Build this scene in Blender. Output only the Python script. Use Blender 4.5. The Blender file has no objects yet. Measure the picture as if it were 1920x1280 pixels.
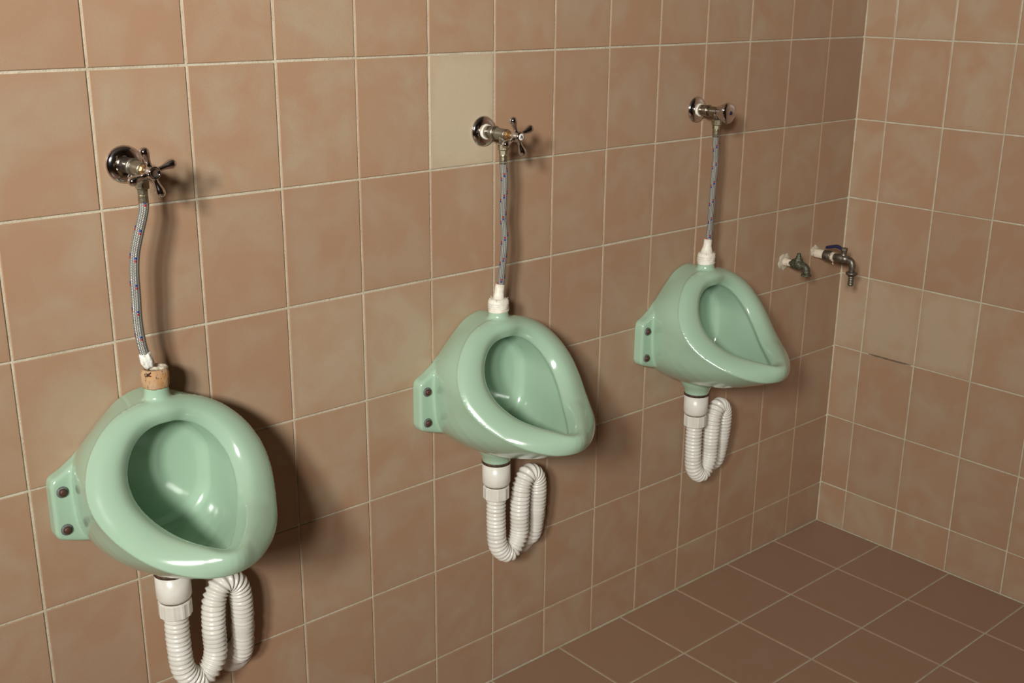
import bpy, bmesh, math, random
import numpy as np
from mathutils import Vector, Matrix
random.seed(7)
sc = bpy.context.scene
COL = sc.collection
FZ = 1.35                      # height of the first grout line seen in the photo above the floor

# ------------------------------------------------------------------ camera
cam_d = bpy.data.cameras.new('camera'); cam = bpy.data.objects.new('camera', cam_d); COL.objects.link(cam)
sc.camera = cam
cam_d.sensor_width = 36; cam_d.lens = 2123.62/1920*36; cam_d.clip_start = .02
cam.matrix_world = (Matrix.Translation((-2.6243, -1.6567, .1237+FZ)) @ Matrix.Rotation(math.radians(-41.1373), 4, 'Z')
                    @ Matrix.Rotation(math.radians(72.4163), 4, 'X') @ Matrix.Rotation(math.radians(.5171), 4, 'Z'))
# ------------------------------------------------------------------ world, light, exposure
w = bpy.data.worlds.new('world'); sc.world = w; w.use_nodes = True
w.node_tree.nodes['Background'].inputs[0].default_value = (.75, .85, 1, 1)
w.node_tree.nodes['Background'].inputs[1].default_value = 1.0
sc.view_settings.view_transform = 'Standard'; sc.view_settings.look = 'None'
sc.view_settings.gamma = 1; sc.view_settings.use_curve_mapping = False
sc.view_settings.exposure = 0.12
RX0, RY0, CEIL = -4.5, -4.0, 2.95      # room: x from RX0 to 0, y from RY0 to 0
WY0, WY1, WZ0, WZ1 = -3.27, -2.12, 2.08, 2.68   # window opening in the left wall
def area(name, loc, rot, sx, sy, power, col):
    l = bpy.data.lights.new(name, 'AREA'); l.shape = 'RECTANGLE'; l.size = sx; l.size_y = sy; l.energy = power; l.color = col
    o = bpy.data.objects.new(name, l); o.location = loc; o.rotation_euler = rot; COL.objects.link(o); return o
for y_, p_ in ((WY0+.24, 21), (WY1-.24, 27.5)):       # daylight entering through the two panes, falling down towards the urinals
    d_ = Vector((-1.5, 0, 1.45))-Vector((RX0+.01, y_, (WZ0+WZ1)/2))
    a_ = area('window_daylight', (RX0+.012, y_, (WZ0+WZ1)/2), (0, 0, 0), .34, .50, p_, (1, .985, .93)); a_.rotation_euler = d_.to_track_quat('-Z', 'Y').to_euler(); a_.data.spread = math.radians(84)

# ------------------------------------------------------------------ helpers
def link(o, parent=None):
    COL.objects.link(o)
    if parent is not None: o.parent = parent
    return o
def obj(name, bm, m, parent=None, smooth=False, loc=None):
    if isinstance(bm, bpy.types.Mesh): me = bm
    else:
        me = bpy.data.meshes.new(name); bmesh.ops.recalc_face_normals(bm, faces=bm.faces); bm.to_mesh(me); bm.free()
    if smooth:
        me.polygons.foreach_set('use_smooth', [True]*len(me.polygons))
    if m is not None and not me.materials: me.materials.append(m)
    o = bpy.data.objects.new(name, me)
    if loc: o.location = loc
    return link(o, parent)
def tag(o, label, cat, group=None):
    o['label'] = label; o['category'] = cat
    if group: o['group'] = group
    return o
def thing(name, loc, label, cat, group=None):
    o = bpy.data.objects.new(name, None); o.location = loc; o.empty_display_size = .05; COL.objects.link(o); return tag(o, label, cat, group)
def struct(o): o['kind'] = 'structure'; return o
def box(bm, x0, x1, y0, y1, z0, z1, bev=0, seg=1):
    v = [bm.verts.new(p) for p in ((x0,y0,z0),(x1,y0,z0),(x1,y1,z0),(x0,y1,z0),(x0,y0,z1),(x1,y0,z1),(x1,y1,z1),(x0,y1,z1))]
    fs = [bm.faces.new([v[i] for i in q]) for q in ((0,3,2,1),(4,5,6,7),(0,1,5,4),(1,2,6,5),(2,3,7,6),(3,0,4,7))]
    if bev: bmesh.ops.bevel(bm, geom=list({e for f in fs for e in f.edges}), offset=bev, segments=seg, affect='EDGES', clamp_overlap=True)
    return bm
def frame_of(d):
    d = Vector(d).normalized(); up = Vector((0,0,1)) if abs(d.z) < .9 else Vector((0,1,0))
    a = d.cross(up).normalized(); return d, a, a.cross(d).normalized()
def lathe(bm, prof, origin, axis, seg=32, cap=True, phase=0., jit=None):
    """prof: (distance along axis, radius); surface of revolution"""
    d, a, b = frame_of(axis); o = Vector(origin); rings = []
    for k, (h, r) in enumerate(prof):
        ring = []
        for i in range(seg):
            t = 2*math.pi*i/seg+phase; rr = r*(1+(jit(t, h) if jit else 0))
            ring.append(bm.verts.new(o+d*h+(a*math.cos(t)+b*math.sin(t))*rr))
        rings.append(ring)
    for r0, r1 in zip(rings[:-1], rings[1:]):
        for i in range(seg): bm.faces.new((r0[i], r0[(i+1)%seg], r1[(i+1)%seg], r1[i]))
    if cap: bm.faces.new(list(reversed(rings[0]))); bm.faces.new(rings[-1])
    return bm
def L(prof, origin, axis, **k): return lathe(bmesh.new(), prof, origin, axis, **k)
def rnd(prof, e=.0008):
    """round the ends of a profile"""
    (h0, r0), (h1, r1) = prof[0], prof[-1]; s = 1 if h1 > h0 else -1
    return [(h0, max(r0-e, r0*.5)), (h0+s*e, r0)] + prof[1:-1] + [(h1-s*e, r1), (h1, max(r1-e, r1*.5))]
def spline(pts, n):
    P = [Vector(p) for p in pts]; P = [P[0]*2-P[1]]+P+[P[-1]*2-P[-2]]; out = []; m = len(P)-3
    for k in range(n+1):
        u = k/n*m; i = min(int(u), m-1); t = u-i; a, b, c, d = P[i:i+4]
        out.append(.5*((2*b)+(c-a)*t+(2*a-5*b+4*c-d)*t*t+(3*b-a-3*c+d)*t**3))
    return out
def tube(path, rad, seg=24, uv=False, cap=True):
    """rad(s, angle, length_so_far) or number; uv: u around, v metres along"""
    bm = bmesh.new(); n = len(path); T = [(path[min(i+1, n-1)]-path[max(i-1, 0)]).normalized() for i in range(n)]
    a = T[0].cross(Vector((0,1,0))).normalized() if abs(T[0].y) < .9 else T[0].cross(Vector((1,0,0))).normalized()
    rings = []; s = 0; S = []
    for i in range(n):
        if i: s += (path[i]-path[i-1]).length
        S.append(s); a = (a-T[i]*a.dot(T[i])).normalized(); b = T[i].cross(a)
        ring = []
        for k in range(seg):
            t = 2*math.pi*k/seg; r = rad(s, t) if callable(rad) else rad
            ring.append(bm.verts.new(path[i]+(a*math.cos(t)+b*math.sin(t))*r))
        rings.append(ring)
    lay = bm.loops.layers.uv.new('uv') if uv else None
    for i in range(n-1):
        for k in range(seg):
            f = bm.faces.new((rings[i][k], rings[i][(k+1)%seg], rings[i+1][(k+1)%seg], rings[i+1][k]))
            if uv:
                for lp, (uu, vv) in zip(f.loops, ((k, i), (k+1, i), (k+1, i+1), (k, i+1))): lp[lay].uv = (uu/seg, S[vv])
    if cap: bm.faces.new(list(reversed(rings[0]))); bm.faces.new(rings[-1])
    return bm

# ------------------------------------------------------------------ materials
class NT:
    def __init__(s, name):
        s.m = bpy.data.materials.new(name); s.m.use_nodes = True; s.t = s.m.node_tree; s.b = s.t.nodes['Principled BSDF']
    def n(s, typ, **k):
        x = s.t.nodes.new(typ)
        for a, v in k.items(): setattr(x, a, v)
        return x
    def l(s, a, b): s.t.links.new(a, b)
    def put(s, sock, v):
        if isinstance(v, bpy.types.NodeSocket): s.l(v, sock)
        else: sock.default_value = v
    def math(s, op, a, b=0., c=0., clamp=False):
        x = s.n('ShaderNodeMath', operation=op, use_clamp=clamp); s.put(x.inputs[0], a); s.put(x.inputs[1], b)
        if len(x.inputs) > 2: s.put(x.inputs[2], c)
        return x.outputs[0]
    def noise(s, vec, scale, detail=2, rough=.5, dist=0.):
        x = s.n('ShaderNodeTexNoise'); s.l(vec, x.inputs['Vector']); x.inputs['Scale'].default_value = scale
        x.inputs['Detail'].default_value = detail; x.inputs['Roughness'].default_value = rough; x.inputs['Distortion'].default_value = dist
        return x.outputs['Fac']
    def mix(s, f, a, b):
        x = s.n('ShaderNodeMix', data_type='RGBA'); s.put(x.inputs[0], f)
        s.put(x.inputs[6], a if isinstance(a, bpy.types.NodeSocket) else (*a, 1)); s.put(x.inputs[7], b if isinstance(b, bpy.types.NodeSocket) else (*b, 1))
        return x.outputs[2]
    def ramp(s, f, lo, hi):
        x = s.n('ShaderNodeMapRange'); s.l(f, x.inputs[0]); x.inputs[1].default_value = lo; x.inputs[2].default_value = hi; return x.outputs[0]
    def bump(s, h, strength=.3, dist=.001):
        x = s.n('ShaderNodeBump'); x.inputs['Strength'].default_value = strength; x.inputs['Distance'].default_value = dist
        s.l(h, x.inputs['Height']); s.l(x.outputs[0], s.b.inputs['Normal'])
    def co(s, what='Object'): return s.n('ShaderNodeTexCoord').outputs[what]
def pbr(name, col, rough=.5, metal=0., col2=None, nscale=40, bumpd=0., bscale=400, lo=.4, hi=.65, coat=0.):
    t = NT(name); t.b.inputs['Roughness'].default_value = rough; t.b.inputs['Metallic'].default_value = metal
    t.b.inputs['Coat Weight'].default_value = coat
    c = t.co()
    f = t.ramp(t.noise(c, nscale, 4, .6), lo, hi)
    t.l(t.mix(f, col, col2 or tuple(x*.93 for x in col)), t.b.inputs['Base Color'])
    if bumpd: t.bump(t.noise(c, bscale, 3), .6, bumpd)
    return t.m

def tile_material():
    """cloudy peach-tan glazed tile; obj.color r = how pale the tile is, g = how deep its colour is"""
    t = NT('mottled_tile'); oi = t.n('ShaderNodeObjectInfo'); c = t.co()
    rv = t.n('ShaderNodeVectorMath', operation='SCALE'); cm = t.n('ShaderNodeCombineXYZ')
    t.l(oi.outputs['Random'], cm.inputs[0]); t.l(t.math('MULTIPLY', oi.outputs['Random'], 7.31), cm.inputs[1]); t.l(t.math('MULTIPLY', oi.outputs['Random'], 3.7), cm.inputs[2])
    t.l(cm.outputs[0], rv.inputs[0]); rv.inputs['Scale'].default_value = 90
    ad = t.n('ShaderNodeVectorMath', operation='ADD'); t.l(c, ad.inputs[0]); t.l(rv.outputs[0], ad.inputs[1]); v = ad.outputs[0]
    sp = t.n('ShaderNodeSeparateColor'); t.l(oi.outputs['Color'], sp.inputs[0])
    cloud = t.noise(v, 11, 2.2, .5, .6)
    cloud2 = t.noise(v, 28, 2, .5, .3)
    f = t.math('ADD', t.ramp(cloud, .36, .66), t.math('MULTIPLY', t.math('SUBTRACT', cloud2, .5), .5))
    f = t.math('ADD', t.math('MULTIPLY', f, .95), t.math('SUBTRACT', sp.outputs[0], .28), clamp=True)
    base = t.mix(f, (.385, .230, .138), (.402, .298, .199))
    pale = t.math('SUBTRACT', sp.outputs[0], .45, clamp=True)
    base = t.mix(t.math('MULTIPLY', pale, 1.3, clamp=True), base, (.56, .475, .34))
    so = t.n('ShaderNodeSeparateXYZ'); t.l(c, so.inputs[0]); AB = lambda q: t.math('ABSOLUTE', q)
    edge = t.math('MAXIMUM', t.math('DIVIDE', t.math('ADD', AB(so.outputs[0]), AB(so.outputs[1])), .0745), t.math('DIVIDE', AB(so.outputs[2]), .1005))
    edge = t.ramp(t.math('ADD', edge, t.math('MULTIPLY', t.math('SUBTRACT', cloud2, .5), .5)), .78, 1.0)
    base = t.mix(t.math('MULTIPLY', edge, t.math('SUBTRACT', .42, t.math('MULTIPLY', pale, .4))), base, (.375, .222, .130))
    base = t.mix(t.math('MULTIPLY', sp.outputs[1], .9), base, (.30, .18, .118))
    grain = t.ramp(t.noise(v, 700, 2, .6), .3, .7)
    base = t.mix(t.math('MULTIPLY', grain, .26), base, (.25, .175, .12))
    t.l(base, t.b.inputs['Base Color'])
    t.b.inputs['Roughness'].default_value = .36; t.b.inputs['Specular IOR Level'].default_value = .42
    t.bump(t.math('ADD', t.noise(v, 600, 2), t.math('MULTIPLY', t.noise(v, 9, 1), 3.)), .25, .0006)
    return t.m
M_TILE = tile_material()
def grout_material():
    t = NT('grout'); c = t.co(); a = t.noise(c, 22, 4, .65); b = t.noise(c, 260, 3, .6)
    col = t.mix(t.ramp(a, .35, .68), (.54, .49, .375), (.42, .36, .255))
    col = t.mix(t.math('MULTIPLY', t.ramp(b, .58, .74), .55), col, (.24, .175, .11))
    t.l(col, t.b.inputs['Base Color']); t.b.inputs['Roughness'].default_value = .9
    t.bump(b, .8, .0012); return t.m
M_GROUT = grout_material()
def porcelain():
    t = NT('green_porcelain'); c = t.co(); a = t.noise(c, 7, 2)
    t.l(t.mix(t.ramp(a, .3, .7), (.315, .465, .335), (.335, .470, .345)), t.b.inputs['Base Color'])
    t.b.inputs['Roughness'].default_value = .17; t.b.inputs['Specular IOR Level'].default_value = .55
    t.b.inputs['Coat Weight'].default_value = .3; t.b.inputs['Coat Roughness'].default_value = .09
    return t.m
M_PORC = porcelain()
M_CHROME = pbr('chrome', (.60, .565, .57), .10, 1., (.50, .46, .45), 60, .0)
M_DULL = pbr('dull_nickel', (.34, .30, .25), .30, 1., (.24, .21, .165), 120, .0003, 500)
M_GREENISH = pbr('verdigris_nickel', (.31, .285, .235), .34, .95, (.30, .37, .27), 150, .0004, 500, .52, .74)
M_BRASS = pbr('worn_brass', (.36, .21, .09), .42, .8, (.28, .16, .07), 150, .0003)
M_BRASSDULL = pbr('dull_brass_fitting', (.31, .28, .195), .35, .85, (.19, .15, .09), 130, .0003, 400)
M_TAPE = pbr('thread_tape', (.74, .71, .62), .55, 0, (.64, .58, .47), 130, .0008, 260)
M_TAPERAG = pbr('frayed_thread_tape', (.74, .73, .67), .7, 0, (.42, .38, .31), 170, .0015, 300, .5, .68)
M_WPLAST = pbr('white_plastic', (.70, .68, .62), .32, 0, (.62, .59, .52), 20)
M_BLACK = pbr('black_print', (.01, .01, .01), .4)
M_GASKET = pbr('dark_gasket', (.03, .018, .012), .7, 0, (.09, .04, .02), 150)
M_RUST = pbr('rusty_bolt', (.10, .045, .028), .5, .4, (.055, .028, .02), 250, .0008, 400)
M_WASHER = pbr('grey_washer', (.16, .165, .16), .55, .3, (.07, .075, .07), 200)
M_BLUE = pbr('blue_vinyl', (.008, .010, .055), .4, 0, (.010, .013, .07), 90)
M_BLUEDOT = pbr('dark_blue_inlay', (.008, .006, .05), .3)
M_CORRODE = pbr('corroded_bronze', (.062, .062, .038), .5, .5, (.16, .165, .11), 190, .0015, 300, .45, .68)
M_STEEL = pbr('dull_galvanised', (.20, .185, .15), .42, .8, (.13, .10, .075), 130, .0005, 300)
M_PLASTER = pbr('rough_white_filler', (.58, .52, .42), .85, 0, (.42, .35, .25), 120, .003, 160)
M_PAINTPIPE = pbr('rust_stained_white_pipe', (.60, .51, .40), .7, 0, (.36, .13, .05), 75, .0012, 200, .56, .68)
M_CEIL = pbr('ceiling_paint', (.20, .19, .165), .9)
M_DARKWALL = pbr('dark_gloss_paint', (.10, .085, .07), .4)
M_FRAME = pbr('window_paint', (.45, .42, .36), .5)
def cork():
    t = NT('cork_like_collar'); c = t.co(); mp = t.n('ShaderNodeMapping'); mp.inputs['Scale'].default_value = (1, 1, .28); t.l(c, mp.inputs[0])
    s = t.ramp(t.noise(mp.outputs[0], 330, 3, .6), .58, .66); o = t.ramp(t.noise(c, 45, 2), .45, .62)
    base = t.mix(o, (.44, .285, .16), (.43, .21, .07)); t.l(t.mix(s, base, (.10, .045, .03)), t.b.inputs['Base Color'])
    t.b.inputs['Roughness'].default_value = .7; t.bump(t.noise(mp.outputs[0], 330, 3, .6), .7, -.0008); return t.m
M_CORK = cork()
def braid(name, slant, every=3, first='blue'):
    """woven steel braid: bead rows in uv space with blue and red flecks where the marker strands surface"""
    t = NT(name); uv = t.co('UV'); s = t.n('ShaderNodeSeparateXYZ'); t.l(uv, s.inputs[0]); u, v = s.outputs[0], s.outputs[1]
    NU, PV = 13, .0024
    cu = t.math('MULTIPLY', u, NU); cv = t.math('DIVIDE', v, PV)
    col_i = t.math('FLOOR', cu); fu = t.math('SUBTRACT', t.math('FRACT', cu), .5)
    par = t.math('MULTIPLY', t.math('MODULO', col_i, 2), .5)
    skew = t.math('MULTIPLY', fu, t.math('SUBTRACT', t.math('MULTIPLY', par, 2.4), .6))
    vv = t.math('ADD', t.math('ADD', cv, par), skew); fv = t.math('SUBTRACT', t.math('FRACT', vv), .5)
    d = t.math('SQRT', t.math('ADD', t.math('POWER', t.math('ABSOLUTE', fu), 2), t.math('POWER', t.math('ABSOLUTE', t.math('MULTIPLY', fv, .9)), 2)))
    h = t.ramp(d, .56, .08)
    col = t.mix(h, (.07, .066, .055), (.56, .55, .50))
    # marker strands: period 41 mm along, every third bead column round
    ph = t.math('FRACT', t.math('ADD', t.math('DIVIDE', v, .0405), t.math('MULTIPLY', col_i, slant)))
    m3 = t.math('LESS_THAN', t.math('MODULO', t.math('ADD', col_i, 60), every), .9)
    B_, R_ = (.02, .045, .25), (.38, .03, .03)
    for lo, c in ((.10, B_ if first == 'blue' else R_), (.20, R_ if first == 'blue' else B_)):
        k = t.math('MULTIPLY', t.math('GREATER_THAN', ph, lo), t.math('LESS_THAN', ph, lo+.085))
        k = t.math('MULTIPLY', t.math('MULTIPLY', k, m3), t.math('LESS_THAN', d, .62)); col = t.mix(k, col, c)
    t.l(col, t.b.inputs['Base Color']); t.b.inputs['Roughness'].default_value = .38; t.b.inputs['Metallic'].default_value = .35
    t.bump(h, .9, .0009); return t.m
M_BRAID = braid('steel_braid', .04); M_BRAID2 = braid('steel_braid_twisted', -.10, 2, 'red')

# ------------------------------------------------------------------ the setting: walls with single tiles
def wall_obj(name, bm, m=M_GROUT): return struct(obj(name, bm, m))
wb = bmesh.new(); box(wb, RX0-.1, .1, .0011, .12, -.1, CEIL); wall_back = wall_obj('wall_back', wb)
wr = bmesh.new(); box(wr, .0011, .12, RY0-.1, .0011, -.1, CEIL); wall_right = wall_obj('wall_right', wr)
PX, PZ = .1532, .20525
# grout lines measured in the photograph (x along the back wall, heights of the rows)
xs = [-1.9916, -1.8395, -1.6872, -1.5344, -1.3804, -1.2270, -1.0740, -.9220, -.7710, -.6186, -.4642, -.3088, -.1522, 0.]
xs = [-1.9916-PX*k for k in range(17, 0, -1)]+xs
zs_b = [FZ+PZ*k for k in range(7, 0, -1)]+[FZ, FZ-.2055, FZ-.4100, FZ-.6162, FZ-.8212]+[FZ-.8212-PZ*k for k in (1, 2)]+[.115, 0]
zs_b[-2] = FZ-.8212-PZ*2-.0001
zs_b = [FZ+PZ*k for k in range(7, 0, -1)]+[FZ, FZ-.2055, FZ-.4100, FZ-.6162, FZ-.8212, FZ-1.0265, FZ-1.2317, 0]
ys = [0., -.0855, -.2415, -.3965]+[-.3965-.1546*k for k in range(1, 23)]
zs_r = [FZ+PZ*k for k in range(7, 0, -1)]+[FZ-.0003, FZ-.2055, FZ-.4094, FZ-.6139, FZ-.8190, FZ-1.0245, FZ-1.2297, 0]
tile_cache = {}
def tile_mesh(a, b, horizontal='x'):
    key = (round(a, 3), round(b, 3), horizontal)
    if key not in tile_cache:
        bm = bmesh.new(); e = .0011
        a2, b2 = a/2, b/2
        rings = []
        for (ia, ib, d) in ((0, 0, .0016), (0, 0, .0), (e, e, -.0007)):
            rings.append([bm.verts.new(((p*(a2-ia)), d, q*(b2-ib))) for p, q in ((-1,-1),(1,-1),(1,1),(-1,1))])
        for r0, r1 in zip(rings[:-1], rings[1:]):
            for i in range(4): bm.faces.new((r0[i], r0[(i+1)%4], r1[(i+1)%4], r1[i]))
        bm.faces.new(rings[-1]); bm.faces.new(list(reversed(rings[0])))
        rot = {'x': None, 'y': Matrix.Rotation(math.radians(-90), 4, 'Z'), 'f': Matrix.Rotation(math.radians(-90), 4, 'X')}[horizontal]
        if rot: bm.transform(rot)
        bmesh.ops.recalc_face_normals(bm, faces=bm.faces)
        me = bpy.data.meshes.new('tile'); bm.to_mesh(me); bm.free(); me.materials.append(M_TILE); tile_cache[key] = me
    return tile_cache[key]
G = .0040                                     # joint width
pale_b = {(5, 5): .95}                        # (column from the left end of xs counted from line 0, row)
def tiles(parent, hs, zs, kind, keep, tone):
    """hs: joint positions along the wall; single tiles where keep() says they can be seen, the rest joined as stuff"""
    rest = bmesh.new(); n = 0
    for i in range(len(hs)-1):
        for j in range(len(zs)-1):
            h0, h1 = sorted((hs[i], hs[i+1])); z1, z0 = zs[j], zs[j+1]
            a, b = h1-h0-G, z1-z0-G; hc, zc = (h0+h1)/2, (z0+z1)/2
            jx, jz = random.uniform(-.0004, .0004), random.uniform(-.0004, .0004); out = random.uniform(0, .00035)
            if keep(hc, zc):
                o = bpy.data.objects.new('tile', tile_mesh(a, b, kind)); COL.objects.link(o); o.parent = parent
                o.location = (hc+jx, -out, zc+jz) if kind == 'x' else (-out, hc+jx, zc+jz)
                tl = random.uniform(-.0018, .0018)
                o.rotation_euler = (random.uniform(-.0012, .0012), 0, tl)
                o.color = (*tone(i, j), 0, 1); n += 1
            else:
                p = .0007
                if kind == 'x': box(rest, hc-a/2, hc+a/2, -p, .0016, zc-b/2, zc+b/2)
                else: box(rest, -p, .0016, hc-a/2, hc+a/2, zc-b/2, zc+b/2)
    if len(rest.verts):
        r = obj('tile_field', rest, M_TILE, parent); r['kind'] = 'stuff'; r.color = (.3, .1, 0, 1)
    return n
I0 = 17                                        # index of grout line c1 in xs
# tone per back-wall tile: key (column, row) with column k between grout lines k and k+1; row 1 lies between the first two grout lines
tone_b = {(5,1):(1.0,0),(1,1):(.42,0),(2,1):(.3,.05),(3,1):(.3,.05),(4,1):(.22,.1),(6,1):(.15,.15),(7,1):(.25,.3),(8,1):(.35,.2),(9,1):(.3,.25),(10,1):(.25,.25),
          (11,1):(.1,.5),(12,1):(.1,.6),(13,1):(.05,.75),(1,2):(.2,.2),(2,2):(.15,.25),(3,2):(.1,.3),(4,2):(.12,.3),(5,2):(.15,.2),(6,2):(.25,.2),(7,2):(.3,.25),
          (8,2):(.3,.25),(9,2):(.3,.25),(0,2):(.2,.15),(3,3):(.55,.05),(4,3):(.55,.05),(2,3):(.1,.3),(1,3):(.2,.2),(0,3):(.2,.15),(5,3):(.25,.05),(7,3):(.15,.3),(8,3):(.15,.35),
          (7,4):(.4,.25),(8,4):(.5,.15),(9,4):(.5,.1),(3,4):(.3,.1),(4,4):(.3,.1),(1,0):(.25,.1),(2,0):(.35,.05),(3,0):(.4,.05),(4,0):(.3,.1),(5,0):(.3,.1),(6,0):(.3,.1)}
rt = random.Random(5)
def tb(i, j): return tone_b.get((i-I0+1, j-6), (rt.uniform(.15, .38), rt.uniform(.05, .4)))
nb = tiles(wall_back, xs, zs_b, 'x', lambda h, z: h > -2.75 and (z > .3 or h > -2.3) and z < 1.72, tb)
tone_r = {(0,4):(.6,.05),(1,4):(.62,.05),(2,4):(.62,.05),(3,4):(.45,.15),(1,0):(.5,0),(0,0):(.45,0),(2,0):(.35,0),(0,1):(.2,0),(1,1):(.2,.05),(2,1):(.3,.0),(3,1):(.2,.1),  # second tile above the first grout line: window reflection put into its colour
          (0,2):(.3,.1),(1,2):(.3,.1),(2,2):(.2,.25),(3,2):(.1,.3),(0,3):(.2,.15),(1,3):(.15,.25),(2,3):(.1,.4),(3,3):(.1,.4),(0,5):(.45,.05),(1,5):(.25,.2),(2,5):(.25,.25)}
def tr(i, j): return tone_r.get((i, j-6), (rt.uniform(.15, .38), rt.uniform(.05, .4)))
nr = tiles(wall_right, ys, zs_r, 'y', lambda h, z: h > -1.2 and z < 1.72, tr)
gs = bmesh.new(); zz = FZ-.8190                # brown stain where the grout has washed out of a joint
pr_ = []
for k in range(15):
    y = -.108-.125*k/14; hgt = .0016*math.sin(math.pi*min(1, k/14*1.02))**.5+.0002
    pr_.append([gs.verts.new((-.0009, y, zz+q*hgt+.0004*math.sin(k*2.1))) for q in (-1, 1)]+[gs.verts.new((.0012, y, zz+q*hgt)) for q in (1, -1)])
for a_, b_ in zip(pr_[:-1], pr_[1:]):
    for i in range(4): gs.faces.new((a_[i], a_[(i+1)%4], b_[(i+1)%4], b_[i]))
gs.faces.new(pr_[0]); gs.faces.new(list(reversed(pr_[-1])))
obj('joint_stain', gs, pbr('washed_out_joint', (.13, .085, .05), .9, 0, (.20, .14, .085), 150), wall_right)
# bead of grout in the corner
tb_ = bmesh.new()
cp = [(-.0045, .0015), (-.0032, -.0006), (-.0006, -.0032), (.0015, -.0045), (.0015, .0015)]
rg = []
for k in range(90):
    z = CEIL*k/89; s = 1+random.uniform(-.12, .2)
    rg.append([tb_.verts.new((x*s if x < 0 else x, y*s if y < 0 else y, z)) for x, y in cp])
for a_, b_ in zip(rg[:-1], rg[1:]):
    for i in range(5): tb_.faces.new((a_[i], a_[(i+1)%5], b_[(i+1)%5], b_[i]))
struct(obj('trim_1', tb_, M_GROUT))
# floor: slab with square tiles
fb = bmesh.new(); box(fb, RX0-.1, .1, RY0-.1, .1, -.12, -.0012); floor = wall_obj('floor', fb)
F = .205; restf = bmesh.new()
for i in range(22):
    for j in range(20):
        x1 = -.004-i*F; x0 = max(x1-F+.005, RX0+.004); y1 = -.004-j*F; y0 = max(y1-F+.005, RY0+.004)
        if x1-x0 < .02 or y1-y0 < .02: continue
        if i < 9 and j < 7:
            o = bpy.data.objects.new('tile', tile_mesh(x1-x0, y1-y0, 'f')); COL.objects.link(o); o.parent = floor
            o.location = ((x0+x1)/2, (y0+y1)/2, 0); o.color = (0, rt.uniform(.8, 1), 0, 1)
        else: box(restf, x0, x1, y0, y1, -.0014, .0006)
r = obj('tile_field', restf, M_TILE, floor); r['kind'] = 'stuff'; r.color = (.1, .8, 0, 1)
cb = bmesh.new(); box(cb, RX0-.1, .12, RY0-.1, .12, CEIL, CEIL+.1); wall_obj('ceiling', cb, M_CEIL)
fbk = bmesh.new(); box(fbk, RX0-.1, .1, RY0-.12, RY0, -.1, CEIL); wall_front = wall_obj('wall_front', fbk, M_DARKWALL)
lw = bmesh.new()
box(lw, RX0-.12, RX0, RY0, .0011, -.1, WZ0); box(lw, RX0-.12, RX0, RY0, .0011, WZ1, CEIL)
box(lw, RX0-.12, RX0, RY0, WY0, WZ0, WZ1); box(lw, RX0-.12, RX0, WY1, .0011, WZ0, WZ1); wall_left = wall_obj('wall_left', lw)
r2 = bmesh.new()
for j in range(15):
    z0 = j*PZ-.06+.002; z1 = min(z0+PZ-G, CEIL-.002); z0 = max(z0, .002)
    for i in range(26):
        y0 = RY0+.003+i*PX; y1 = min(y0+PX-G, -.004)
        if y1-y0 < .02 or (y1 > WY0 and y0 < WY1 and z1 > WZ0 and z0 < WZ1): continue
        box(r2, RX0-.001, RX0+.0006, y0, y1, z0, z1)
for p, bm in ((wall_left, r2),):
    r = obj('tile_field', bm, M_DARKWALL, p); r['kind'] = 'stuff'
wf = bmesh.new(); e = .035; ym = (WY0+WY1)/2
box(wf, RX0-.05, RX0-.01, WY0, WY1, WZ0, WZ0+e); box(wf, RX0-.05, RX0-.01, WY0, WY1, WZ1-e, WZ1)
for yy in (WY0+e/2, ym, WY1-e/2): box(wf, RX0-.05, RX0-.01, yy-e/2, yy+e/2, WZ0+e, WZ1-e)
struct(obj('window_1', wf, M_FRAME))

# ------------------------------------------------------------------ urinals
O13 = [(0,.0911,-.5241),(.0242,.0869,-.5288),(.0463,.0904,-.5398),(.064,.0992,-.5564),(.076,.1111,-.5764),(.0809,.1256,-.5975),(.0789,.1425,-.6171),(.0711,.161,-.634),(.0597,.1803,-.6482),(.047,.2008,-.6587),(.0328,.2219,-.6656),(.0172,.2425,-.6695),(0,.2621,-.6698)]
S13 = [(0,.0661,-.4925),(.0398,.0640,-.4960),(.0763,.0692,-.5081),(.1078,.082,-.5298),(.1309,.0971,-.5585),(.1435,.1152,-.590),(.1445,.1377,-.621),(.1345,.1656,-.6465),(.119,.1979,-.6655),(.0991,.2303,-.6799),(.0721,.2566,-.6921),(.0381,.2764,-.7005),(0,.2851,-.7020)]
W13 = [(0,0,-.490),(.038,0,-.5005),(.064,0,-.522),(.088,0,-.5455),(.108,0,-.567),(.121,0,-.592),(.124,0,-.622),(.124,0,-.655),(.121,0,-.686),(.108,0,-.712),(.080,0,-.736),(.042,0,-.752),(0,0,-.757)]
NS = 120
def closed(c13):
    c = np.array(c13, float); m = c[-2:0:-1].copy(); m[:, 0] *= -1; P = np.concatenate([c, m]); n = len(P); out = []
    for k in range(NS):
        u = k/NS*n; i = int(u); t = u-i; a, b, cc, d = P[(i-1) % n], P[i % n], P[(i+1) % n], P[(i+2) % n]
        out.append(.5*((2*b)+(cc-a)*t+(2*a-5*b+4*cc-d)*t*t+(3*b-a-3*cc+d)*t**3))
    return np.array(out)
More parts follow.
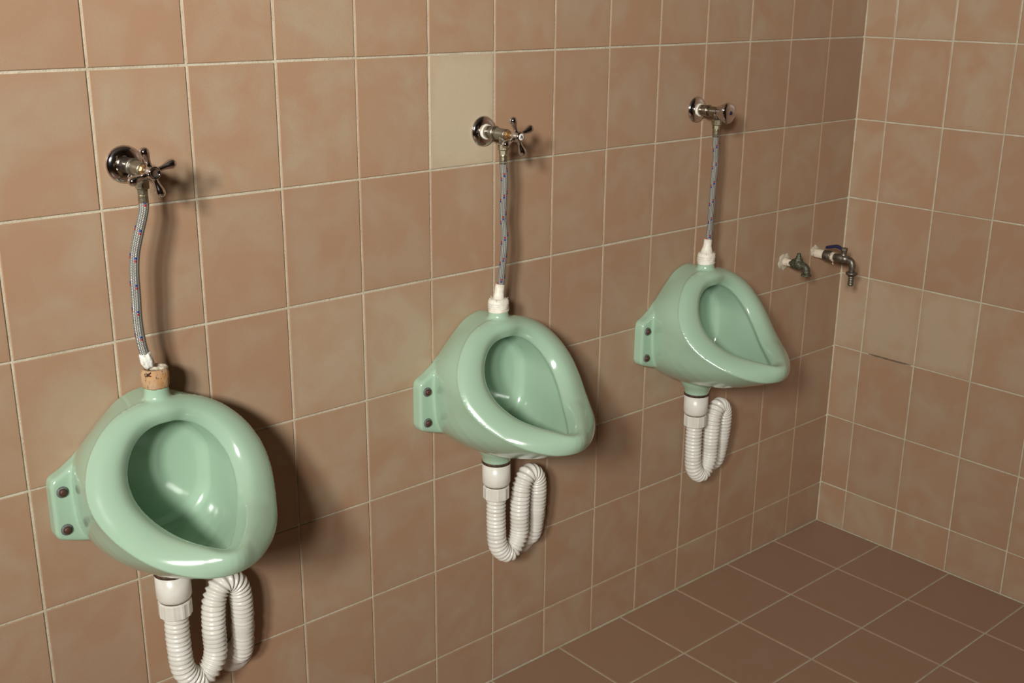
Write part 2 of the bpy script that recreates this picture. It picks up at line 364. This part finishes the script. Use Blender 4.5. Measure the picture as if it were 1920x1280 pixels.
def urinal_mesh():
    O, S, W = closed(O13), closed(S13), closed(W13)
    A = S-O; LA = np.linalg.norm(A, axis=1, keepdims=True); a = A/LA
    T = np.roll(O, -1, 0)-np.roll(O, 1, 0)+np.roll(S, -1, 0)-np.roll(S, 1, 0)
    n = np.cross(T, a); n /= np.linalg.norm(n, axis=1, keepdims=True); n *= np.sign(n[:, 1:2])
    cen = np.array([0, 0, -.62])
    rings = []
    # wall cap edge -> body -> step -> rim -> basin
    rings.append((W-cen)*[.97, 1, .97]+cen)
    def rad(P): q = (P-cen)*[1, 0, 1]; return q/np.linalg.norm(q, axis=1, keepdims=True)
    zc = np.clip((-.62-W[:, 2:3])/.13, 0, 1)          # 0 at the sides and top, 1 underneath
    tp = np.clip((W[:, 2:3]+.56)/.06, 0, 1)
    for s in (.0, .03, .1, .2, .32, .45, .6, .75, .88, .96):
        P = W*(1-s)+S*s
        P = P+rad(W*.5+S*.5)*(np.sin(np.pi*s)*(.005+.016*zc-.004*tp))
        if s == 0: P[:, 1] = .003
        rings.append(P)
    rings.append(S*1.0)                                # body meets the step
    rings.append(S+n*.0016-rad(S)*.0008)
    rings.append(S+n*.0030+rad(S)*.0018)               # proud edge of the rim band
    lip = 1+.42*np.clip((-.650-O[:, 2:3])/.019, 0, 1)**1.3
    for s, h in ((.97, .0047), (.92, .0078), (.85, .0107), (.76, .0134), (.66, .0155), (.56, .0168), (.47, .0174), (.39, .0173), (.32, .0166), (.26, .0151), (.19, .0124), (.12, .0084), (.06, .0042), (.02, .0014), (0., 0.)):
        rings.append(O+A*s+n*h*lip)
    rings.append(O+a*.0025-n*.005)
    K = W.copy(); K = (K-np.array([0, 0, -.625]))*[.70, 1, .80]+np.array([0, 0, -.625]); K[:, 1] = .040
    I = O+a*.006-n*.010
    for s in (.0, .15, .3, .5, .7, .85, .95, 1.):
        P = I*(1-s)+K*s; dn = np.clip((-.62-P[:, 2:3])/.1, 0, 1)
        P = P+np.array([0, 0, -1])*dn*np.sin(np.pi*s)*.020
        rings.append(P)
    rings.append((K-cen)*[.93, 1, .93]+cen-np.array([0, .008, 0]))
    rings.append((K-cen)*[.80, 1, .80]+cen-np.array([0, .012, 0]))
    rings.append((K-cen)*[.4, 1, .4]+cen-np.array([0, .013, 0]))
    bm = bmesh.new(); V = [[bm.verts.new((p[0], -p[1], p[2])) for p in R] for R in rings]
    for r0, r1 in zip(V[:-1], V[1:]):
        for i in range(NS): bm.faces.new((r0[i], r0[(i+1) % NS], r1[(i+1) % NS], r1[i]))
    for R, rev in ((rings[0], True), (rings[-1], False)):
        c = R.mean(0); cv = bm.verts.new((c[0], -c[1], c[2])); vs = V[0] if rev else V[-1]
        for i in range(NS): bm.faces.new((vs[(i+1) % NS], vs[i], cv) if rev else (vs[i], vs[(i+1) % NS], cv))
    bmesh.ops.recalc_face_normals(bm, faces=bm.faces)
    # mounting ears
    for sg in (-1, 1):
        pl = [(.08, -.556), (.1055, -.5635), (.1225, -.5785), (.1405, -.5905), (.1565, -.5985), (.1615, -.6035), (.1635, -.611), (.1635, -.690), (.1605, -.698), (.153, -.7025), (.127, -.711), (.08, -.725)]
        rr = []
        for d, ins in ((0., 0.), (.0205, 0.), (.0235, .001), (.0255, .0035)):
            rr.append([bm.verts.new((sg*(x-ins if x > .13 else x), -d, z+(ins if z < -.65 else -ins))) for x, z in pl])
        for r0, r1 in zip(rr[:-1], rr[1:]):
            for i in range(len(pl)): bm.faces.new((r0[i], r0[(i+1) % len(pl)], r1[(i+1) % len(pl)], r1[i]) if sg > 0 else (r0[i], r1[i], r1[(i+1) % len(pl)], r0[(i+1) % len(pl)]))
        bm.faces.new(rr[-1] if sg > 0 else list(reversed(rr[-1]))); bm.faces.new(list(reversed(rr[0])) if sg > 0 else rr[0])
    # inlet neck with flare, outlet spigot with flare
    lathe(bm, [(0, .031), (.004, .0275), (.009, .0240), (.015, .0210), (.023, .0190), (.047, .0185)], (0, -.060, -.5060), (0, 0, 1), seg=48)
    lathe(bm, [(0, .046), (.012, .042), (.020, .038), (.028, .033), (.036, .0295), (.046, .0285)], (0, -.056, -.748), (0, 0, -1), seg=48)
    bmesh.ops.recalc_face_normals(bm, faces=bm.faces)
    me = bpy.data.meshes.new('raw'); bm.to_mesh(me); bm.free()
    tmp = bpy.data.objects.new('raw', me); COL.objects.link(tmp)
    rm = tmp.modifiers.new('r', 'REMESH'); rm.mode = 'VOXEL'; rm.voxel_size = .0019; rm.use_smooth_shade = True
    sm = tmp.modifiers.new('s', 'SMOOTH'); sm.factor = .5; sm.iterations = 14
    dg = bpy.context.evaluated_depsgraph_get(); dg.update()
    out = bpy.data.meshes.new_from_object(tmp.evaluated_get(dg)); out.name = 'bowl'
    bpy.data.objects.remove(tmp); bpy.data.meshes.remove(me)
    out.materials.clear(); out.materials.append(M_PORC)
    out.polygons.foreach_set('use_smooth', [True]*len(out.polygons)); return out
BOWL = urinal_mesh()
bolt_m = {}
def make_urinal(xc, label, dz=0.):
    t = thing('urinal', (xc, 0, FZ+dz), label, 'urinal', 'green wall urinals')
    obj('bowl', BOWL, M_PORC, t)
    for sg in (-1, 1):
        for z in (-.6205, -.6835):
            o = (sg*.1475, -.0255, z)
            if 'w' not in bolt_m:
                b1 = L([(0, .0090), (.0012, .0092), (.0022, .0086), (.0024, .004)], (0,0,0), (0,-1,0), seg=24)
                b2 = L([(.0018, .0060), (.0035, .0062), (.0058, .0052), (.0068, .003)], (0,0,0), (0,-1,0), seg=20)
                for k, b, m in (('w', b1, M_WASHER), ('h', b2, M_RUST)):
                    me = bpy.data.meshes.new(k); bmesh.ops.recalc_face_normals(b, faces=b.faces); b.to_mesh(me); b.free(); me.materials.append(m); bolt_m[k] = me
            a = obj('washer', bolt_m['w'], M_WASHER, t, True, o); h = obj('bolt', bolt_m['h'], M_RUST, a, True); 
    return t
XU = (-1.957, -1.265, -.648)
make_urinal(XU[0], 'pale green urinal at left, with the brown cork-like collar on its inlet')
make_urinal(XU[1], 'pale green urinal in the middle, its inlet wrapped in thick white tape')
make_urinal(XU[2], 'pale green urinal nearest the tiled corner, white drain coupler below it')

# ------------------------------------------------------------------ drain traps under the urinals
def make_trap(xc, label):
    t = thing('drain_trap', (xc, -.056, FZ), label, 'drain pipe', 'white drain traps under the urinals')
    obj('gasket', L([(0, .0292), (.006, .0292)], (0,0,-.790), (0,0,-1), seg=40), M_GASKET, t, True)
    obj('coupler', L([(0, .0262), (.0005, .0285), (.042, .0285), (.047, .0262), (.049, .024)], (0,0,-.795), (0,0,-1), seg=40), M_WPLAST, t, True)
    obj('seal_ring', L([(0, .0235), (.005, .0235)], (0,0,-.842), (0,0,-1), seg=32), M_BRASSDULL, t, True)
    nut = L([(0, .0245), (.002, .0262), (.026, .0262), (.028, .0245)], (0,0,-.846), (0,0,-1), seg=48, jit=lambda a, h: .035 if math.cos(a*12) > .0 and .001 < h < .027 else 0)
    obj('slip_nut', nut, M_WPLAST, t)
    path = spline([(0,0,-.872), (0,0,-.93), (.006,0,-.985), (.035,0,-1.01), (.062,0,-.98), (.064,0,-.92), (.069,.0,-.872), (.090,.004,-.849), (.116,.008,-.866), (.124,.012,-.92), (.126,.026,-1.0), (.127,.056,-1.03)], 260)
    obj('corrugated_hose', tube(path, lambda s, a: .0185+.0022*math.sin(s*2*math.pi/.0085), 28), M_WPLAST, t, True)
    obj('wall_flange', L([(0, .033), (.002, .034), (.006, .030), (.009, .022)], (.127, .0555, -1.03), (0,-1,0), seg=32), M_WPLAST, t, True)
for x, lb in zip(XU, ('white plastic drain trap with corrugated hose under the left urinal', 'white plastic drain trap with corrugated hose under the middle urinal',
                      'white plastic drain trap with corrugated hose under the urinal by the corner')): make_trap(x, lb)

# ------------------------------------------------------------------ water valves
Y = (0, -1, 0)
def hexnut(bm, o, axis, r, h, ph=0.):
    return lathe(bm, [(0, r*.9), (h*.12, r), (h*.88, r), (h, r*.9)], o, axis, seg=6, phase=ph)
def make_valve(x, z, label, cap):
    t = thing('angle_valve', (x, 0, FZ+z), label, 'valve', 'chrome angle valves above the urinals')
    obj('escutcheon', L([(.0008, .0278), (.0022, .0285), (.0045, .0276), (.0075, .0245), (.0095, .019), (.0102, .0135), (.0102, .011)], (0,0,0), Y, seg=64), M_CHROME, t, True)
    tp = L([(.0095, .0128), (.0105, .0140), (.0135, .0142), (.0148, .0128)], (0,0,0), Y, seg=40, jit=lambda a, h: .05*math.sin(3*a+h*900))
    if cap != 'open': obj('tape_ring', tp, M_TAPE, t, True)
    else: tp.free(); obj('tape_remnant', tube(spline([(.004, -.0115, -.012), (.005, -.0135, -.016), (.003, -.013, -.020), (.0045, -.0125, -.023)], 12), .0011, 6), M_TAPE, t, True)
    knob = cap == 'knob'; MB = M_DULL
    obj('inlet_sleeve', L(rnd([(.010, .0118), (.034, .0118), (.036, .0116)]), (0,0,0), Y, seg=40), MB if knob else M_DULL, t, True)
    obj('collar_ring', L([(.0335, .0105), (.0345, .0128), (.0375, .0130), (.0385, .0110)], (0,0,0), Y, seg=40), MB if knob else M_GREENISH, t, True)
    bd = bmesh.new(); lathe(bd, rnd([(.036, .0104), (.050, .0104), (.0515, .0100), (.070, .0104)]), (0,0,0), Y, seg=36)
    lathe(bd, [(0, .0092), (.010, .0092), (.012, .0085), (.019, .0082)], (0,-.060,0), (0,0,-1), seg=28)
    obj('valve_body', bd, M_DULL if knob else M_GREENISH, t, True)
    hn = hexnut(bmesh.new(), (0,-.060,-.0165), (0,0,-1), .0108, .0125, .3); obj('outlet_nut', hn, M_BRASSDULL, t)
    sp = bmesh.new(); lathe(sp, [(.068, .0096), (.0705, .0088), (.074, .0086), (.0755, .006)], (0,0,0), Y, seg=8); lathe(sp, [(.074, .0052), (.092, .0052)], (0,0,0), Y, seg=20)
    obj('spindle', sp, M_BRASS, t)
    if knob:
        def lob(a, h):
            k = max(0, min(1, (h-.068)/.016)); return -.10*k*(.5+.5*math.cos(3*a+.6))**2
        kb = L([(.064, .0125), (.068, .0140), (.078, .0185), (.086, .0222), (.091, .0234), (.0945, .0222), (.0965, .0190), (.0975, .012), (.098, .004)], (0,0,0), Y, seg=96, jit=lob)
        h = obj('handle', kb, M_CHROME, t, True)
        obj('blue_marker', L([(.0975, .0042), (.0990, .0040), (.0993, .002)], (0,0,.000), Y, seg=24), M_BLUEDOT, h, True)
        return t
    hub = bmesh.new(); lathe(hub, [(.086, .0068), (.089, .0086), (.093, .0102), (.101, .0108), (.105, .0102), (.1085, .0094), (.1097, .0086)] + ([(.1095, .0064), (.104, .0060)] if cap == 'open' else [(.1100, .0074), (.1100, .004)]), (0,0,0), Y, seg=36)
    hd = obj('handle', hub, M_CHROME, t, True)
    base = {'open': 108, 'letter': 112}[cap]
    for k in range(4):
        a = math.radians(base+90*k); dx, dz = math.cos(a), math.sin(a)
        pr = [(.005, .0056), (.010, .0042), (.015, .0038), (.020, .0046), (.025, .0062), (.0295, .0073), (.0335, .0072), (.0365, .0056), (.0382, .0028), (.0386, .001)]
        obj('spoke', L(pr, (0, -.0985, 0), (dx, -.05, dz), seg=20), M_CHROME, hd, True)
    if cap == 'open':
        obj('empty_cap_socket', L([(.1045, .0060), (.1046, .001)], (0,0,0), Y, seg=24), M_GASKET, hd)
    else:
        obj('cap_disc', L([(.1080, .0062), (.1100, .0062), (.1107, .0055), (.1108, .003)], (0,0,0), Y, seg=32), M_WPLAST, hd, True)
        lt = bmesh.new(); c, s = math.cos(math.radians(-16)), math.sin(math.radians(-16))
        for q in (((-.0022,-.0030),(-.0010,-.0030),(-.0010,.0030),(-.0022,.0030)), ((.0010,-.0030),(.0022,-.0030),(.0022,.0030),(.0010,.0030)), ((-.0010,-.0006),(.0010,-.0006),(.0010,.0006),(-.0010,.0006))):
            f0 = [lt.verts.new((x_*c-z_*s, -.1107, x_*s+z_*c)) for x_, z_ in q]; f1 = [lt.verts.new((x_*c-z_*s, -.1113, x_*s+z_*c)) for x_, z_ in q]
            lt.faces.new(f1); lt.faces.new(list(reversed(f0)))
            for i in range(4): lt.faces.new((f0[i], f0[(i+1)%4], f1[(i+1)%4], f1[i]))
        obj('letter', lt, M_BLACK, hd)
    return t
VX = (-1.9504, -1.2551, -.6413); VZ = (-.1398, -.1430, -.1413)
make_valve(VX[0], VZ[0], 'chrome cross-handle valve at left with its index cap missing', 'open')
make_valve(VX[1], VZ[1], 'chrome cross-handle valve on the palest tile, white cap with black letter H', 'letter')
make_valve(VX[2], VZ[2], 'chrome angle valve with rounded tapering knob and dark blue dot', 'knob')

# ------------------------------------------------------------------ braided hoses
def make_hose(i, pts, mat, label, end):
    x, z = VX[i], FZ
    t = thing('braided_hose', (x, -.060, FZ+VZ[i]-.029), label, 'hose', 'braided water hoses')
    off = Vector((x, -.060, VZ[i]-.029))
    P = [Vector(p)-off for p in pts]
    fm = bmesh.new(); hexnut(fm, P[0]+Vector((0,0,.0215)), (0,0,-1), .0082, .009, .2)
    obj('hose_nut', fm, M_BRASSDULL, t)
    obj('ferrule', L([(0, .0070), (.002, .0076), (.012, .0076), (.0145, .0072), (.0155, .0078), (.018, .0076)], P[0]+Vector((0,0,.0135)), (0,0,-1), seg=12), M_BRASSDULL, t)
    path = spline(P, 240)
    obj('braid', tube(path, (lambda s, a: .0072+.0003*math.sin(s*90)) if i else .0074, 40, uv=True), mat, t, True)
    ez = P[-1]; nk = Vector((XU[i], -.060, -.470))-off
    if end == 'tape':
        wob = lambda a, h: .035*math.sin(h*1500+2*a)+.02*math.sin(a*5+h*300)
        top, bot = ez+Vector((0,0,.006)), nk
        q = bmesh.new(); hh = (top-bot).length
        lathe(q, [(0, .0182), (.0012, .0200)]+[(.002+k*.0045+d, r_) for k in range(4) for d, r_ in ((0, .0193), (.0012, .0203), (.0030, .0202))]+[(.0215, .0196), (.0250, .0176), (.0262, .0150)], nk+Vector((0,0,-.010)), (0,0,1), seg=40, jit=wob)
        n0 = nk+Vector((0,0,.0135)); d = top-n0
        for _ in (0,): lathe(q, [(0, .0150 if i == 2 else .0110), (d.length*.3, .0120 if i == 2 else .0098), (d.length*.6, .0092), (d.length, .0086)], n0, d, seg=32, jit=wob)
        obj('tape_wrap', q, M_TAPE, t, True)
        if i:
            fr = bmesh.new()
            for k in range(9):
                a = k*.7+.3; b0 = nk+Vector((math.cos(a)*.018, math.sin(a)*.018, .0125)); s_ = .003+.004*random.random()
                v = [fr.verts.new(b0+Vector(o)) for o in ((-.002,0,0), (.002,0,0), (random.uniform(-.002,.003), random.uniform(-.003,.001), s_), (-.0015, -.0012, .0005))]
                for f in ((0,1,2), (1,3,2), (3,0,2), (0,3,1)): fr.faces.new([v[j] for j in f])
            obj('frayed_tape_edge', fr, M_TAPE, t)
    else:
        rag = lambda a, h: .10*math.sin(3*a+h*500)+.07*math.sin(7*a-h*900)
        d = (P[-1]-P[-2]).normalized()
        obj('frayed_tape', L([(-.018, .0080), (-.012, .0092), (-.004, .0094), (.003, .0088), (.008, .0070)], ez, d, seg=36, jit=rag), M_TAPERAG, t, True)
        q = bmesh.new()
        def ck(a, h): return .018*math.sin(5*a)+.012*math.sin(11*a+h*300)
        lathe(q, [(0, .0186), (.003, .0205), (.012, .0212), (.022, .0212), (.026, .0202), (.0295, .0182), (.0305, .0160), (.027, .0135), (.026, .004)], nk+Vector((0,0,-.004)), (0,0,1), seg=56, jit=ck)
        obj('inlet_collar', q, M_CORK, t, True)['label'] = 'brown cork-like collar with dark cracks'
        obj('torn_rim', L([(0, .0120), (.003, .0150), (.0065, .0135), (.0055, .0110), (.003, .009)], nk+Vector((.003,0,.0235)), (.12,0,1), seg=30, jit=lambda a, h: .14*math.sin(2*a+1)+.06*math.sin(9*a)), M_PLASTER, t, True)
        obj('fibre_tuft', tube(spline([nk+Vector(p) for p in ((-.012, -.014, .024), (-.018, -.016, .023), (-.021, -.015, .020))], 8), .0011, 6), M_RUST, t, True)
        obj('fibre_tuft', tube(spline([nk+Vector(p) for p in ((-.020, -.016, .025), (-.017, -.016, .021), (-.012, -.016, .019))], 8), .0010, 6), M_RUST, t, True)
zt = VZ[0]-.029-.030
make_hose(0, [(-1.9504,-.060,VZ[0]-.050), (-1.9535,-.063,-.2028), (-1.9650,-.066,-.2334), (-1.9735,-.067,-.2607), (-1.9772,-.067,-.2886), (-1.9775,-.066,-.3212), (-1.9778,-.064,-.3626), (-1.9752,-.063,-.3966), (-1.9714,-.063,-.4185), (-1.9675,-.062,-.4330)],
          M_BRAID, 'grey braided hose at left, bowed, dirty frayed tape at its foot', 'cork')
make_hose(1, [(-1.2551,-.060,VZ[1]-.050), (-1.2530,-.061,-.2303), (-1.2540,-.060,-.2703), (-1.2555,-.060,-.2925), (-1.2522,-.061,-.3215), (-1.2530,-.062,-.3522), (-1.2565,-.061,-.3933), (-1.2594,-.060,-.4244), (-1.2610,-.060,-.4330)],
          M_BRAID2, 'grey braided hose below the white-capped valve, clean white tape at its foot', 'tape')
make_hose(2, [(-.6413,-.060,VZ[2]-.050), (-.6385,-.060,-.2269), (-.6365,-.060,-.2469), (-.6401,-.061,-.282), (-.641,-.061,-.3296), (-.6412,-.060,-.3657), (-.6415,-.060,-.4022), (-.6440,-.060,-.4250), (-.6455,-.060,-.4300)],
          M_BRAID2, 'grey braided hose below the knob valve, beside the corner', 'tape')

# ------------------------------------------------------------------ bib taps in the corner
t = thing('bib_tap', (-.264, 0, FZ-.5445), 'small green corroded bib tap on a white filler patch, no handle', 'tap')
def blob(r, h, seed, seg=40):
    rr = random.Random(seed); ph = [rr.uniform(0, 6.28) for _ in range(4)]
    return L([(.0002, r*1.0), (h*.5, r*.96), (h, r*.7), (h*1.2, r*.35)], (0,0,0), Y, seg=seg, jit=lambda a, q: .10*math.sin(2*a+ph[0])+.07*math.sin(5*a+ph[1])+.04*math.sin(9*a+ph[2]))
obj('filler_patch', blob(.0235, .0030, 3), M_PLASTER, t, True)
obj('stub_pipe', L([(.001, .0125), (.006, .0105), (.012, .0092), (.030, .0088), (.032, .008)], (0,0,0), Y, seg=28, jit=lambda a, h: .05*math.sin(3*a+h*400)), M_PAINTPIPE, t, True)
bt = bmesh.new(); lathe(bt, [(.024, .0085), (.026, .0120), (.031, .0120), (.034, .0108), (.040, .0132), (.046, .0136), (.052, .0115), (.056, .0085)], (0,0,0), Y, seg=28, jit=lambda a, h: .04*math.sin(4*a+h*700))
obj('tap_body', bt, M_CORRODE, t, True)
obj('spout', tube(spline([(0,-.050,-.001), (0,-.060,-.0015), (0,-.067,-.006), (0,-.069,-.014), (0,-.069,-.021)], 24), lambda s, a: .0098-.03*s*1.3, 24), M_CORRODE, t, True)
obj('spout_ring', L([(0, .0085), (.001, .0125), (.0045, .0128), (.0055, .011), (.0056, .007)], (0,-.069,-.0195), (0,0,-1), seg=30), M_CORRODE, t, True)
bn = bmesh.new(); lathe(bn, [(.006, .0095), (.011, .0105), (.016, .0100), (.0165, .0072), (.021, .0068), (.0215, .0052), (.0285, .0050), (.029, .004)], (0,-.043,0), (0,0,1), seg=6)
obj('bonnet_stem', bn, M_CORRODE, t)
obj('side_lug', L([(0, .0045), (.012, .0042)], (-.005,-.030,.000), (-1,.1,.4), seg=8), M_CORRODE, t)

t = thing('lever_tap', (-.131, 0, FZ-.5415), 'long ball-valve tap with a blue lever, on a rust-stained white pipe', 'tap')
obj('filler_patch', blob(.0170, .0030, 8), M_PLASTER, t, True, (-.002, 0, .006))
obj('painted_pipe', L([(.001, .0128), (.008, .0118), (.032, .0112)], (0,0,0), Y, seg=30, jit=lambda a, h: .05*math.sin(3*a+h*300)+.03*math.sin(7*a)), M_PAINTPIPE, t, True)
obj('threaded_socket', L([(.029, .0120), (.030, .0135), (.050, .0135), (.0515, .0122)], (0,0,0), Y, seg=36), M_STEEL, t, True)
obj('hemp_packing', L([(.051, .0105), (.053, .0118), (.057, .0112), (.059, .0100)], (0,0,0), Y, seg=30, jit=lambda a, h: .12*math.sin(5*a+h*900)+.08*math.sin(11*a)), M_PAINTPIPE, t, True)['label'] = 'brownish hemp packing'
obj('hemp_strand', tube(spline([(0,-.053,-.010), (.002,-.055,-.015), (-.002,-.056,-.018), (.002,-.058,-.020)], 14), .0009, 6), M_PAINTPIPE, t, True)
lb = bmesh.new(); lathe(lb, [(.058, .0088), (.0595, .0095), (.066, .0095), (.067, .0104), (.069, .0104), (.070, .0112), (.084, .0112), (.0855, .0100), (.087, .0100), (.100, .0092)], (0,0,0), Y, seg=32)
obj('tap_body', lb, M_STEEL, t, True)
obj('spout', tube(spline([(0,-.094,0), (0,-.104,-.001), (0,-.111,-.006), (0,-.1135,-.015), (0,-.1135,-.030)], 28), lambda s, a: .0092-.035*s, 26), M_STEEL, t, True)
obj('union_nut', L([(0, .0085), (.001, .0130), (.004, .0140), (.0075, .0138), (.0085, .0110), (.011, .0095)], (0,-.1135,-.0285), (0,0,-1), seg=24, jit=lambda a, h: .04*math.cos(12*a)), M_STEEL, t, True)
obj('hose_barb', L([(0, .0062)]+[(.004+k*.006+d, r) for k in range(4) for d, r in ((0, .0062), (.0008, .0078), (.005, .0068))]+[(.029, .005)], (0,-.1135,-.037), (0,0,-1), seg=24), M_STEEL, t, True)
st = bmesh.new(); lathe(st, [(.009, .0082), (.013, .0070), (.016, .0075), (.020, .0078)], (0,-.086,0), (0,0,1), seg=20)
hexnut(st, (0,-.086,.0205), (0,0,1), .0085, .0080)
obj('lever_stem', st, M_STEEL, t)
lv = bmesh.new(); pth = [(-.092, .0215), (-.085, .0220), (-.078, .0245), (-.071, .0275), (-.062, .0285), (-.050, .0255), (-.036, .0215), (-.034, .0210)]
rings = []
for k, (y, z) in enumerate(pth):
    hw = (.0050, .0056, .0052, .0050, .0056, .0070, .0072, .0055)[k]; th_ = .0024 if k < 3 else .0038
    rings.append([lv.verts.new((sx*hw*qx, y, z+qz*th_)) for sx, qx, qz in ((-1,1,-.5), (-1,.8,-1), (1,.8,-1), (1,1,-.5), (1,1,.5), (1,.8,1), (-1,.8,1), (-1,1,.5))])
for a_, b_ in zip(rings[:-1], rings[1:]):
    for i in range(8): lv.faces.new((a_[i], a_[(i+1)%8], b_[(i+1)%8], b_[i]))
lv.faces.new(rings[0]); lv.faces.new(list(reversed(rings[-1])))
obj('lever', lv, M_BLUE, t, True)['label'] = 'dark blue vinyl-coated lever'
print('tiles', nb, nr)
